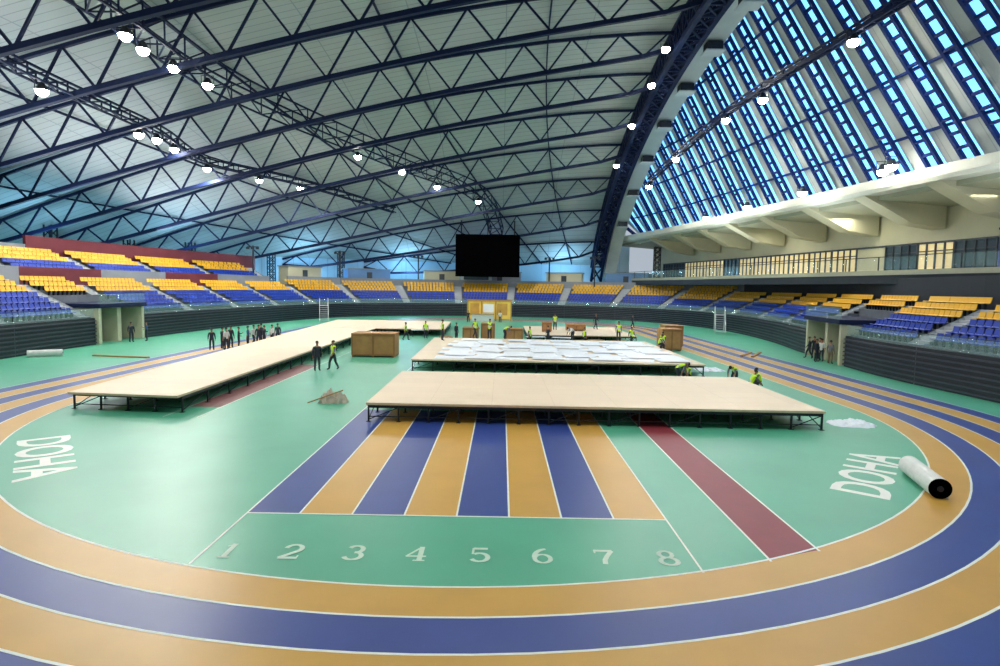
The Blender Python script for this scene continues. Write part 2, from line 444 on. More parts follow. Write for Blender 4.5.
# ------------------------------------------------------------ roof
def A(Y): 
    u=min(1,abs(Y-50)/70.0); return 6+28*(1-u*u)**.65
def XL(Y): return 20-95*math.sqrt(max(0,1-((Y-50)/73.6)**2))
def RZ(X,Y):
    t=(20-X)/(20-XL(Y)); t=max(0,min(1,t)); a=max(10.0,A(Y)); return 10+(a-10)*(1-t**1.65)
mb=MB(); NY=56;NT=24
ys=[-18+138*i/NY for i in range(NY+1)]
def rp(y,k):
    t=k/NT; x=20-t*(20-XL(y)); return (x,y,RZ(x,y)+.1)
for i in range(NY):
    for k in range(NT): mb.face([rp(ys[i],k),rp(ys[i],k+1),rp(ys[i+1],k+1),rp(ys[i+1],k)],ROOF)
struct(mb.build('ceiling'),'ribbed pale dome roof panels','ceiling')
mb=MB()
for i in range(NY):
    y0,y1=ys[i],ys[i+1]
    mb.face([(XL(y0),y0,0),(XL(y1),y1,0),(XL(y1),y1,10.2),(XL(y0),y0,10.2)],PALEBLUE)
mb.face([(XL(120),120,0),(26,120.5,0),(26,120.5,16),(XL(120),120,10.5)],PALEBLUE)
struct(mb.build('wall_far'),'pale blue lit perimeter wall','wall')
def rib(Y):
    xl=XL(Y); Ltot=20-xl; n=max(6,int(Ltot/5.0)); top=[];bot=[]
    for i in range(n+1):
        x=20-Ltot*i/n; z=RZ(x,Y)-.3; f=math.sin(math.pi*min(1,max(0,(i/n))))**.45
        dep=1.0+3.0*f
        top.append(Vector((x,Y,z))); bot.append(Vector((x,Y,z-dep)))
    org=(20,Y,0)
    e=empty('roof_truss',org,'navy steel lattice truss spanning beneath the dome roof','truss','parallel roof trusses')
    part_tube('top_chord',top,.3,.3,NAVY,org,e)
    part_tube('bottom_chord',bot,.42,.42,NAVY,org,e)
    mb=MB()
    for i in range(n):
        mid=(top[i]+top[i+1])/2
        mb.beam(bot[i],mid,.18,.18,NAVY); mb.beam(mid,bot[i+1],.18,.18,NAVY)
    mb.build('web_lattice',org,e)
for Y in (31,39.5,48,56.5,65,73.5,82,90.5,99,107,114): rib(Y)
for k in range(4,NT,4):
    yy=[26+ (118-26)*i/24 for i in range(25)]
    P=[]
    for y in yy:
        t=k/NT; x=20-t*(20-XL(y)); P.append(Vector((x,y,RZ(x,y)-.2)))
    mb=MB(); mb.tube(P,.16,.22,NAVY)
    o=mb.build('roof_purlin',P[0]); tag(o,'thin navy steel purlin running under the roof panels','beam','roof purlins')

def archpts(X,dz,y0=22,y1=118.5,n=44): return [Vector((X,y0+(y1-y0)*i/n,A(y0+(y1-y0)*i/n)+dz)) for i in range(n+1)]
e=empty('arch_truss',(19.5,118,0),'dark navy lattice arch truss carrying the roof edge','arch')
P=[archpts(18.0,0),archpts(19.9,0),archpts(18.0,-2.8),archpts(19.9,-2.8)]
for q in P: part_tube('arch_chord',q,.5,.5,NAVY,(19.5,118,0),e)
mb=MB()
for i in range(len(P[0])-1):
    for a,b in((0,1),(2,3),(0,2),(1,3)):
        mb.beam(P[a][i],P[b][i+1],.24,.24,NAVY); mb.beam(P[b][i],P[a][i+1],.2,.2,NAVY)
        mb.beam(P[a][i],P[b][i],.24,.24,NAVY)
mb.build('arch_lattice',(19.5,118,0),e)
mb=MB(); mb.tube(archpts(21.6,-1.2),2.3,2.2,WHITESTEEL)
o=mb.build('arch_girder',(21.6,118,0)); tag(o,'broad pale grey box girder arch beside the lattice','girder')
for Y in(54,63,72,81,90,99,107):
    z=A(Y)-3.3; mb=MB(); mb.box(20.8,22.4,Y-.7,Y+.7,z,z+.9,STEEL); mb.box(20.6,22.6,Y-.9,Y+.9,z-.12,z,WHITESTEEL)
    o=mb.build('arch_service_box',(21.7,Y,z)); tag(o,'dark service box mounted under the pale arch girder','service box','arch service boxes')

# ------------------------------------------------------------ right facade
RG=[(39,0),(38.2,20),(37,34),(35.2,43),(32.6,62),(28.6,90),(24,112),(22.5,119)]
def ringx(y):
    for a,b in zip(RG,RG[1:]):
        if a[1]<=y<=b[1]: return a[0]+(b[0]-a[0])*(y-a[1])/(b[1]-a[1])
    return RG[0][0] if y<0 else RG[-1][0]
ZR0,ZR1=14.3,15.4
def strip(mb,y0,y1,profs,m,n=30):
    for i in range(n):
        ya=y0+(y1-y0)*i/n; yb=y0+(y1-y0)*(i+1)/n
        for (a,za),(b,zb) in zip(profs,profs[1:]):
            mb.face([(ringx(ya)+a,ya,za),(ringx(yb)+a,yb,za),(ringx(yb)+b,yb,zb),(ringx(ya)+b,ya,zb)],m)
mb=MB(); strip(mb,5,119,[(-.3,ZR0),(-.6,ZR0+.3),(-.6,ZR1),(1.4,ZR1),(1.4,ZR0),(-.3,ZR0)],RINGM)
struct(mb.build('trim_1'),'beige ring beam below the glazed facade','beam')
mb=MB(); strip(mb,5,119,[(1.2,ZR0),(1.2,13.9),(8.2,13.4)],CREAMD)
struct(mb.build('trim_2'),'cream soffit over the balcony','soffit')
mb=MB(); strip(mb,5,119,[(8.0,7.3),(8.0,13.9)],CREAM)
struct(mb.build('wall_balcony'),'cream wall behind the balcony','wall')
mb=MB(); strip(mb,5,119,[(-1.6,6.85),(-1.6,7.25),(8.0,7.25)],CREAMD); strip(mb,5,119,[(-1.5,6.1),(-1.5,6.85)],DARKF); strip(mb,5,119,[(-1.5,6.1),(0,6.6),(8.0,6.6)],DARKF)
o=mb.build('trim_3'); struct(o,'balcony slab with dark overhanging fascia','balcony')
y=12
while y<112:
    yb=y+3.9; org=(ringx(y)-1.5,y,7.3)
    e=empty('balcony_railing',org,'glass balcony railing panel with steel posts','railing','balcony railing panels')
    mb=MB(); mb.face([(ringx(y)-1.5,y+.05,7.35),(ringx(yb)-1.5,yb-.05,7.35),(ringx(yb)-1.5,yb-.05,8.35),(ringx(y)-1.5,y+.05,8.35)],GLASS)
    mb.build('glass_pane',org,e)
    mb=MB(); mb.beam((ringx(y)-1.5,y,8.4),(ringx(yb)-1.5,yb,8.4),.07,.07,STEEL); mb.build('top_rail',org,e)
    mb=MB(); mb.beam((ringx(y)-1.5,y,7.25),(ringx(y)-1.5,y,8.4),.07,.07,STEEL); mb.build('rail_post',org,e)
    y+=3.9
for Y in range(24,112,8):
    x=ringx(Y); mb=MB()
    pts=[(x+.1,ZR0-.02),(x+7.8,ZR0-.02),(x+7.8,11.4),(x+4.6,11.9)]
    for yy,fl_ in((Y-.9,1),(Y+.9,-1)):
        q=[(a,yy,z) for a,z in pts]
        mb.face(q if fl_>0 else q[::-1],CREAM)
    for i in range(4):
        a=pts[i];b=pts[(i+1)%4]
        mb.face([(a[0],Y-.9,a[1]),(b[0],Y-.9,b[1]),(b[0],Y+.9,b[1]),(a[0],Y+.9,a[1])],CREAM)
    o=mb.build('soffit_bracket',(x+4,Y,10)); tag(o,'angular cream bracket hanging beneath the ring beam','bracket','ring beam brackets')
for i,Y in enumerate(range(30,114,4)):
    x=ringx(Y)+7.7; x2=ringx(Y+3.9)+7.7
    m=PURPLE if i in(3,4) else WARMW if i in(6,9,10,11,12,13,14,16,17,18) else CREAM if i in(2,8) else GLZ
    zt=10.9 if m is PURPLE else 10.2
    mb=MB(); mb.face([(x,Y,7.4),(x2,Y+3.9,7.4),(x2,Y+3.9,zt),(x,Y,zt)],m)
    if m is not CREAM and m is not PURPLE:
        for t in(0,.25,.5,.75,1):
            mb.beam((x+(x2-x)*t-.05,Y+3.9*t,7.4),(x+(x2-x)*t-.05,Y+3.9*t,10.2),.14,.14,DOORM)
        mb.beam((x-.05,Y,9.4),(x2-.05,Y+3.9,9.4),.1,.1,DOORM)
    mb.beam((x-.05,Y,zt),(x2-.05,Y+3.9,zt),.15,.2,DOORM)
    struct(mb.build('window_%d'%(i+1)),'interior gallery glazing behind the balcony','window')
def fpt(Y,t,out=0):
    b=Vector((ringx(Y)+.2,Y,ZR1)); tpz=max(A(Y)-.9,ZR1+.3); T=Vector((22.6,Y,tpz)); p=b.lerp(T,t)
    p.x+=out; p.z+=out*.35
    return p
FS=3.1; HW=.64
FY=[20+FS*i for i in range(32)]
FY=[y for y in FY if A(y)-.9>ZR1+.6]
OUT=.4
for i in range(len(FY)-1):
    y0,y1=FY[i],FY[i+1]
    K=2
    ya=y0-HW+.05; yb=y0+HW+(.55 if y0<70 else 1.0); yc=y1-HW+.05
    def pan(u,v,m,nm,lb,ct):
        mb=MB()
        for k in range(K):
            t0,t1=k/K,(k+1)/K
            mb.face([fpt(u,t0,OUT),fpt(v,t0,OUT),fpt(v,t1,OUT),fpt(u,t1,OUT)],m)
        struct(mb.build(nm),lb,ct)
    pan(ya,yb,WINB,'window_%d'%(40+i),'tall daylight glazing strip','window')
    pan(yb,yc,PANELF,'wall_facade_%d'%(i+1),'pale facade wall panel strip','wall')
mb=MB(); mb.box(-.11,.11,-HW,HW,-.11,.11,NAVYB); rp0=mb.build('ladder_rung'); rung=rp0.data; bpy.data.objects.remove(rp0)
for Y in FY:
    org=fpt(Y,0)
    e=empty('facade_truss',org,'navy ladder truss mullion rising from the ring beam to the arch','truss','facade ladder trusses')
    Lm=(fpt(Y,1)-fpt(Y,0)).length; n=max(3,int(Lm/1.2))
    for o in(-HW,HW):
        part_tube('ladder_stringer',[fpt(Y,k/6)+Vector((0,o,0)) for k in range(7)],.28,.28,NAVYB,org,e)
    for k in range(n+1):
        r=bpy.data.objects.new('ladder_rung',rung); COL.objects.link(r); r.parent=e; r.location=fpt(Y,k/n)-org
for j,zz in enumerate((18,22,26,30)):
    PP=[]
    for Y in [20+1.8*i for i in range(52)]:
        tp=A(Y)-.9
        if tp<zz+.5: continue
        PP.append(fpt(Y,(zz-ZR1)/(tp-ZR1),.2))
    mb=MB(); mb.tube(PP,.2,.2,NAVYB)
    o=mb.build('facade_rail',PP[0]); tag(o,'horizontal navy rail tying the facade trusses','beam','facade rails')

# ------------------------------------------------------------ catwalks + lamps
def spl(pts,m=6):
    P=[]
    for i in range(len(pts)-1):
        p0=pts[max(0,i-1)];p3=pts[min(len(pts)-1,i+2)]
        for k in range(m):
            t=k/m
            P.append(Vector([.5*((2*pts[i][c])+(-p0[c]+pts[i+1][c])*t+(2*p0[c]-5*pts[i][c]+4*pts[i+1][c]-p3[c])*t*t+(-p0[c]+3*pts[i][c]-3*pts[i+1][c]+p3[c])*t**3) for c in range(3)]))
    P.append(Vector(pts[-1])); return P
def catwalk(pts,label,w=.8,hh=.8):
    P=spl(pts)
    org=P[0]; e=empty('lighting_catwalk',org,label,'catwalk','lighting catwalks')
    A4=[]
    for i,p in enumerate(P):
        d=(P[min(i+1,len(P)-1)]-P[max(0,i-1)]).normalized(); s=d.cross(Vector((0,0,1))).normalized()
        A4.append([p+s*w/2,p-s*w/2,p+s*w/2+Vector((0,0,hh)),p-s*w/2+Vector((0,0,hh))])
    for c in range(4): part_tube('catwalk_chord',[a[c] for a in A4],.16,.16,NAVY,org,e)
    mb=MB()
    for i in range(len(P)-1):
        for a,b in((0,2),(1,3),(0,1)):
            mb.beam(A4[i][a],A4[i+1][b],.1,.1,NAVY); mb.beam(A4[i][a],A4[i][b],.1,.1,NAVY)
    mb.build('catwalk_lattice',org,e)
    return P
C1=catwalk([(-27.5,30,22.6),(-26.7,40,23.0),(-26,59,23.2),(-14.6,83,21.8),(-4,96,19.4),(-1,108,14.2)],'dark lattice lighting catwalk curving below the roof',2.2,1.8)
C2=catwalk([(-34,36,20),(-34.8,45,20),(-35,60,20.1),(-36,72,19.6),(-29.5,86,19.6),(-18,98,17.3)],'slim lighting catwalk with bright floodlights',.8,.8)
C3=catwalk([(27.4,38,25),(25.8,45,24.4),(22.9,62,23.4),(20.8,85,20.5)],'slim lighting catwalk beside the glazed facade',.5,.5)

LAMPS=[(-34.8,45,19.3,1),(-35,60,19.4,1),(-35.6,58,19.4,.0),(-36,72,18.9,1),(-35.5,64,19.4,0),(-29.5,86,19.0,.8),(-33,80,19.0,0),(-26.5,42,22.2,1),(-26.5,48,22.2,.8),(-26.8,44.5,22.2,0),(-25.8,52,22.2,.0),(-18.7,76,21.5,1),(-14.2,83,21.0,.8),(-10,89,20.0,0),(-4,95,18.8,.8),
 (16.4,62,29.8,.8),(17,70,28.9,.0),(17,80,27.0,.8),(17,90,23.8,0),(22.9,62,22.8,.7),(24.0,56,23,0),(25.8,45,23.8,.5),(21.6,75,21.6,0),(31.2,48,15.4,0),(31.8,50,15.4,0),(30.2,60,15.2,.0),(28.8,70,15.1,0),(27.5,80,15,0),(20.8,85,19.9,.6),
 (12,18,24,1.2),(-14,16,23,1.2),(0,30,27.0,1.2)]  # this last row is added out of view to fill the near track
base=empty('floodlight',(0,0,0))
mb=MB(); mb.cyl((0,0,.7),(0,0,.15),.18,.46,STEEL,16); mb.build('lamp_housing',(0,0,0),base)
bm=bmesh.new(); bmesh.ops.create_uvsphere(bm,u_segments=16,v_segments=10,radius=.44)
bmesh.ops.delete(bm,geom=[v for v in bm.verts if v.co.z>.01],context='VERTS')
for v in bm.verts: v.co.z=v.co.z*1.0+.15
me=bpy.data.meshes.new('lamp_lens'); bm.to_mesh(me); bm.free(); me.materials.append(LENS)
lo=bpy.data.objects.new('lamp_lens',me); COL.objects.link(lo); lo.parent=base
mb=MB(); mb.tube([(-.54,0,.25),(-.54,0,.9),(.54,0,.9),(.54,0,.25)],.05,.05,STEEL); mb.build('lamp_bracket',(0,0,0),base)
first=True
PW=4700
for (x,y,z,k) in LAMPS:
    if first: o=base; o.location=(x,y,z); first=False
    else: o=copy_tree(base,(x,y,z))
    tag(o,'bright round floodlight hanging from the roof steel','floodlight','roof floodlights')
    if k<=0: continue
    l=bpy.data.lights.new('flood_lamp','SPOT'); l.energy=PW*k; l.shadow_soft_size=.3; l.color=(1,.985,.94)
    l.spot_size=math.radians(168); l.spot_blend=.4
    lo=bpy.data.objects.new('flood_lamp',l); lo.location=(x,y,z-.6); COL.objects.link(lo)
def area(loc,size,energy,color,rot):
    l=bpy.data.lights.new('fill_light','AREA'); l.size=size; l.energy=energy; l.color=color
    o=bpy.data.objects.new('fill_light',l); o.location=loc; o.rotation_euler=rot; COL.objects.link(o)
for p,en in(((-56,72,8.5),1200),((-47,88,8),1100),((-34,103,8),1000),((-18,112,8),1000),((-3,114.5,8.3),900),((12,114.5,8.6),900)):
    l=bpy.data.lights.new('cove_lamp','POINT'); l.energy=en*2.0; l.shadow_soft_size=1.2; l.color=(.32,.68,1)
    lo=bpy.data.objects.new('cove_lamp',l); lo.location=p; COL.objects.link(lo)
for Y,e_ in((28,2200),(46,2000),(64,1700),(80,1300)): area((-45,Y,9.9),8,e_,(.86,.93,1),(math.radians(180-38),0,math.radians(-90)))  # added area lamps without fixtures, brightening the roof from the left stands
for Y in(34,48,62,76): area((ringx(Y)+3.6,Y,13.2),2,200,(1,.95,.74),(0,0,0))
for Y in(40,60,80): area((ringx(Y)-1.2,Y,8.9),1.6,420,(.85,.93,1),(math.radians(180),0,0))

# ------------------------------------------------------------ scoreboard
sb_o=(-2.5,106,7)
e=empty('scoreboard',sb_o,'large black video screen hanging above the far seats','scoreboard')
mb=MB(); mb.box(-8.5,3.1,106.2,107.0,7.1,14.7,BLACK); mb.build('screen_housing',sb_o,e)
mb=MB(); mb.box(-8.35,2.95,106.0,106.19,7.2,14.6,BLACK); mb.build('screen_face',sb_o,e)
for x in(-7.5,-2.7,2.1):
    mb=MB(); mb.beam((x,106.6,14.7),(x,106.6,17.2),.22,.22,STEEL); mb.build('screen_hanger',sb_o,e)
e=empty('control_booth',(-4.8,108.5,0),'white control booth below the video screen','booth')
mb=MB(); mb.box(-8,-2,112.9,114.6,0,8.2,WHITESTEEL); mb.build('booth_body',(-4.8,108.5,0),e)
mb=MB(); mb.box(-7.4,-2.6,112.8,112.89,6.6,7.7,GLZ); mb.build('booth_window',(-4.8,108.5,0),e)

for x,y in((-60,78),(-56,88),(-50,94),(-41,104),(-30,109),(30,114)):
    zt=RZ(x,y)-.5; e=empty('lattice_column',(x,y,0),'dark lattice steel column below the roof edge','column','perimeter lattice columns')
    for a in(-.5,.5):
        for b in(-.5,.5): part_tube('column_chord',[(x+a,y+b,0),(x+a,y+b,zt)],.16,.16,STEEL,(x,y,0),e)
    mb=MB(); z=5
    while z<zt-1:
        for b in(-.5,.5):
            mb.beam((x-.5,y+b,z),(x+.5,y+b,z+1),.1,.1,STEEL); mb.beam((x+.5,y+b,z),(x-.5,y+b,z+1),.1,.1,STEEL)
        z+=1
    mb.build('column_lattice',(x,y,0),e)
for x,y in((-39.5,93),(-28.5,103),(-16,111.8),(9,112.4),(17,108)):
    e=empty('floodlight_mast',(x,y,0),'slim dark mast with small lamp heads behind the seats','mast','slim floodlight masts')
    part_tube('mast_pole',[(x,y,0),(x,y,11.2)],.22,.22,STEEL,(x,y,0),e)
    part_tube('cross_arm',[(x-.9,y,11.0),(x+.9,y,11.0)],.14,.14,STEEL,(x,y,0),e)
    for dx in(-.75,0,.75):
        mb=MB(); mb.box(x+dx-.22,x+dx+.22,y-.35,y-.05,10.6,10.95,STEEL); mb.build('lamp_head',(x,y,0),e)

# ------------------------------------------------------------ stage platforms
TH=.75
def legmesh(h):
    mb=MB(); mb.beam((0,0,0.02),(0,0,h),.06,.06,STEEL); mb.box(-.08,.08,-.08,.08,0,.02,STEEL); return mb
legdata=None
def platform(poly,label,nx,ny,name='stage_platform',h=TH):
    a,b,c,d=[Vector((p[0],p[1],0)) for p in poly]
    org=a.copy(); e=empty(name,org,label,'stage platform')
    mb=MB(); t0,t1=h-.09,h
    q=[a,b,c,d]
    mb.face([(p.x,p.y,t1) for p in q],PLY); mb.face([(p.x,p.y,t0) for p in q][::-1],PLYEDGE)
    for i in range(4):
        u=q[i];w=q[(i+1)%4]; mb.face([(u.x,u.y,t0),(w.x,w.y,t0),(w.x,w.y,t1),(u.x,u.y,t1)],PLYEDGE)
    mb.build('plywood_deck',org,e)
    def P(u,v): return a.lerp(b,u).lerp(d.lerp(c,u),v)
    global legdata
    mbf=MB()
    for j in range(ny+1):
        v=.01+.98*j/ny
        mbf.beam(P(.005,v)+Vector((0,0,t0-.06)),P(.995,v)+Vector((0,0,t0-.06)),.06,.12,STEEL)
        for i in range(nx+1):
            u=.005+.99*i/nx; p=P(u,v)-org
            if legdata is None:
                l=legmesh(h-.09).build('leg',(0,0,0),e); legdata=l.data
            else:
                l=bpy.data.objects.new('leg',legdata); COL.objects.link(l); l.parent=e
            l.location=p
    for i in range(nx+1):
        u=.005+.99*i/nx
        mbf.beam(P(u,.01)+Vector((0,0,t0-.06)),P(u,.99)+Vector((0,0,t0-.06)),.06,.12,STEEL)
    mbf.build('frame_beam',org,e)
    mbb=MB()
    for i in range(nx):
        u=.005+.99*i/nx;u2=.005+.99*(i+1)/nx
        if i%2==0:
            mbb.beam(P(u,.01)+Vector((0,0,.08)),P(u2,.01)+Vector((0,0,t0-.1)),.03,.03,STEEL)
        mbb.beam(P(u,.01)+Vector((0,0,.2)),P(u2,.01)+Vector((0,0,.2)),.03,.03,STEEL)
    for j in range(ny):
        v=.01+.98*j/ny;v2=.01+.98*(j+1)/ny
        for u in(.005,.995): mbb.beam(P(u,v)+Vector((0,0,.08)),P(u,v2)+Vector((0,0,t0-.1)),.03,.03,STEEL)
    mbb.build('cross_brace',org,e)
    return e
platform([(-5.2,22.3),(12.5,22.1),(12.5,30.6),(-5.25,30.9)],'long bare plywood stage platform on black steel legs',15,5)
platform([(-5.6,36.0),(12.6,35.6),(12.6,51),(-5.9,51.5)],'plywood stage platform covered with loose white boards',14,5)
platform([(2.6,56.5),(13.2,56.5),(13.2,69),(2.6,69)],'further plywood stage platform with crates stacked on it',7,5)
platform([(-17.6,23.4),(-12.9,23.0),(-13.3,61.5),(-20.3,61.5)],'long plywood walkway platform on black steel legs',4,18)
platform([(-20.3,61.6),(-6.0,61.6),(-6.5,75.5),(-21.2,75.5)],'wide plywood platform closing the end of the walkway',8,5)

for r in range(10):
    for c in range(8):
        if random.random()<.04: continue
        x=-3.0+c*1.98+random.uniform(-.3,.3)+(r%2)*.4; y=37.1+r*1.33+random.uniform(-.2,.2)
        if x>11.1: x=11.05
        z=TH+.006+.022*((c*2+3*r)%4)
        mb=MB(); mb.box(-1.0,1.0,-.78,.78,0,.02,PAPER)
        o=mb.build('white_board'); o.location=(x,y,z); o.rotation_euler=(0,0,random.uniform(-.3,.3) if random.random()<.4 else random.uniform(-.06,.06))
        tag(o,'flat white floor board lying loose on the stage','board','loose white boards')

def crate(x0,x1,y0,y1,z0,h,label='plywood shipping crate with timber battens'):
    cx=(x0+x1)/2;cy=(y0+y1)/2; org=(cx,cy,z0)
    e=empty('shipping_crate',org,label,'crate','plywood crates')
    mb=MB(); mb.box(x0+.04,x1-.04,y0+.04,y1-.04,z0+.1,z0+h-.04,CRATE); mb.build('crate_body',org,e)
    mb=MB(); mb.box(x0,x1,y0,y1,z0+h-.05,z0+h,CRATE); mb.build('crate_lid',org,e)
    for x in(x0,x1-.12,(x0+x1)/2-.06):
        mb=MB(); mb.box(x,x+.12,y0,y0+.04,z0+.1,z0+h-.05,CRATED); mb.build('crate_batten',org,e)
    for z in(z0+.1,z0+h-.2):
        mb=MB(); mb.box(x0,x1,y0-.01,y0+.03,z,z+.12,CRATED); mb.build('crate_batten',org,e)
    for x in(x0+.05,(x0+x1)/2-.06,x1-.17):
        mb=MB(); mb.box(x,x+.12,y0,y1,z0,z0+.1,CRATED); mb.build('crate_skid',org,e)
crate(-11.0,-7.8,42.6,44.6,0,1.75)
crate(14.0,15.7,50.5,52.5,0,1.9)
crate(15.2,16.9,54,56,0,2.0)
crate(-3.6,-2.1,54,55.5,0,1.5); crate(-1.9,-.6,54.3,56,0,1.9); crate(.4,2.0,53.6,55.2,0,1.5)
crate(4.2,5.2,60,61,TH,1.0,'small plywood crate standing on the stage platform')
crate(7.0,9.0,62,64,TH,.7,'low plywood crate standing on the stage platform')

def table(x,y,rot):
    e=empty('folding_table',(x,y,0),'white folding table with thin steel legs','table','folding tables',rot)
    mb=MB(); mb.box(-.9,.9,-.38,.38,.72,.76,PAPER); mb.build('table_top',(0,0,0),e)
    for a in(-.78,.78):
        for b in(-.3,.3):
            mb=MB(); mb.beam((a,b,0),(a,b,.72),.035,.035,STEEL); mb.build('leg',(0,0,0),e)
table(3.2,54.0,.1); table(5.6,53.6,-.2); table(-8.4,60.2,.3)
def pallet(x,y,rot):
    e=empty('pallet_stack',(x,y,0),'low stack of timber pallets on the track','pallet stack','pallet stacks',rot)
    for l in range(4):
        mb=MB(); z=l*.14
        for k in range(5): mb.box(-.6,.6,-.4+k*.18,-.28+k*.18,z+.11,z+.135,CRATE)
        for k in(-.55,0,.45): mb.box(k,k+.1,-.4,.44,z,z+.11,CRATED)
        mb.build('pallet',(0,0,0),e)
pallet(8.8,54,.2); pallet(10.8,53.4,-.1); pallet(-5.2,54.8,.4)

# ------------------------------------------------------------ rolls, sheets, planks
def roll(p,q,r,label,dark=True):
    mb=MB(); p=Vector(p);q=Vector(q); d=(q-p).normalized(); org=p-Vector((0,0,r))
    e=empty('carpet_roll',org,label,'carpet roll')
    mb.cyl(p,q,r,r,ROLLW,28,BLACK if dark else ROLLW); mb.build('rolled_sheet',org,e,False)
    mb=MB(); mb.cyl(p-d*.03,q+d*.03,r*.28,r*.28,STEEL,16); mb.build('cardboard_core',org,e)
    mb=MB()
    mb.beam(p+d*.02+Vector((r*.6,0,-r*.93)),q-d*.02+Vector((r*.6,0,-r*.93)),.5*r,.02,ROLLW); mb.build('loose_flap',org,e)
roll((11.45,14.8,.27),(12.1,16.9,.27),.27,'thick white flooring roll with dark core end lying on the track')
roll((-32.2,39.3,.24),(-30.6,40.4,.24),.24,'white flooring roll lying beside the slatted barrier',False)
def crumple(cx,cy,w,d,h,m,name,label,cat,seed):
    mb=MB(); n=22; pts={}
    for i in range(n+1):
        for j in range(n+1):
            u=i/n*2-1;v=j/n*2-1
            r=max(abs(u),abs(v)); edge=1-r**4
            nz=mnoise.noise(Vector((u*2.2+seed,v*2.2,seed)))*.5+.5; n2=abs(mnoise.noise(Vector((u*5,v*5,seed*2))))
            sh=math.sqrt(max(.0,1-.45*min(u*u,v*v)))
            x=cx+u*sh*w/2*(1+.4*mnoise.noise(Vector((v*2.5,seed,3)))); y=cy+v*sh*d/2*(1+.4*mnoise.noise(Vector((u*2.5,seed,7))))
            pts[i,j]=(x,y,.012+h*edge*(nz*.8+n2*.7))
    for i in range(n):
        for j in range(n): mb.face([pts[i,j],pts[i+1,j],pts[i+1,j+1],pts[i,j+1]],m)
    o=mb.build(name,(cx,cy,0)); tag(o,label,cat)
crumple(-7.5,26.0,1.3,1.1,.6,TARP,'crumpled_tarp','crumpled grey-beige cloth heap on the green track','cloth',1.3)
crumple(14.2,23.2,1.8,1.2,.22,PAPER,'crumpled_sheet','crumpled white plastic sheet on the green track','plastic sheet',4.1)
crumple(13.9,38.6,1.8,1.6,.2,PAPER,'crumpled_sheet','white packing sheet lying beside the stage','plastic sheet',6.1)
crumple(-19.6,33,1.2,.8,.1,PAPER,'crumpled_sheet','small white paper sheet on the track','paper',2.2)
mb=MB(); mb.beam((-8.5,25.4,.06),(-7.0,25.7,.6),.05,.05,CRATE); o=mb.build('wooden_stick',(-8.3,25.5,0)); tag(o,'thin wooden stick leaning on the cloth heap','stick')
for (a,b) in(((-28.6,40.6),(-24.3,39.9)),((19.5,47),(21.5,50)),((20.2,46.6),(22.4,50.2))):
    mb=MB(); mb.beam((*a,.05),(*b,.05),.22,.1,CRATE)
    o=mb.build('timber_beam',(*a,0)); tag(o,'long timber beam lying on the track','timber beam','timber beams')

e=empty('information_stand',(-2,90,0),'dull yellow display stand with posters and counter','display stand')
mb=MB(); mb.box(-5.2,1.4,91.2,91.4,0.3,3.0,YELP); mb.build('display_panel',(-2,90,0),e)
for x0,x1 in((-4.9,-3.5),(-.7,.9)):
    mb=MB(); mb.box(x0,x1,91.12,91.19,.9,2.7,POSTER); mb.build('poster',(-2,90,0),e)
mb=MB(); mb.box(-2.9,-1.2,91.12,91.19,1.3,2.6,PAPER); mb.build('white_sheet',(-2,90,0),e)
for x in(-5.4,-3.2,-1,1.4):
    mb=MB(); mb.box(x,x+.18,91.0,91.11,0,3.0,CRATE); mb.build('display_post',(-2,90,0),e)
mb=MB(); mb.box(-5.4,1.6,91.0,91.4,3.0,3.3,CRATE); mb.build('display_header',(-2,90,0),e)
mb=MB(); mb.box(-4.6,-1.2,89.4,90.2,0,1.05,WHITESTEEL); mb.box(-4.7,-1.1,89.3,90.3,1.05,1.12,CRATE); mb.build('counter',(-2,90,0),e)

def stair_tower(x,y,rot,label):
    e=empty('mobile_stair',(x,y,0),label,'mobile stair','mobile stairs',rot)
    for k in range(9):
        mb=MB(); mb.box(-.5,.5,-1.6+k*.3,-1.25+k*.3,.25*(k+1)-.04,.25*(k+1),STAIR); mb.build('stair_tread',(0,0,0),e)
    mb=MB(); mb.box(-.6,.6,1.1,2.2,2.25,2.31,STAIR); mb.build('stair_landing',(0,0,0),e)
    for sx in(-.58,.58):
        mb=MB()
        mb.beam((sx,-1.6,.1),(sx,1.15,2.3),.06,.1,WHITESTEEL); mb.beam((sx,-1.6,1.1),(sx,1.15,3.3),.05,.05,WHITESTEEL)
        mb.beam((sx,1.15,3.3),(sx,2.2,3.3),.05,.05,WHITESTEEL)
        for k in range(4): mb.beam((sx,-1.6+k*.9,.2+k*.72),(sx,-1.6+k*.9,1.15+k*.72),.04,.04,WHITESTEEL)
        for yy in(1.15,2.2): mb.beam((sx,yy,0),(sx,yy,3.3),.06,.06,WHITESTEEL)
        mb.beam((sx,1.15,.1),(sx,2.2,2.2),.04,.04,WHITESTEEL)
        mb.build('stair_side_frame',(0,0,0),e)
stair_tower(-25,82,.3,'white mobile access stair beside the stand barrier')
stair_tower(27.0,72,-.3,'white mobile access stair beside the stand barrier')

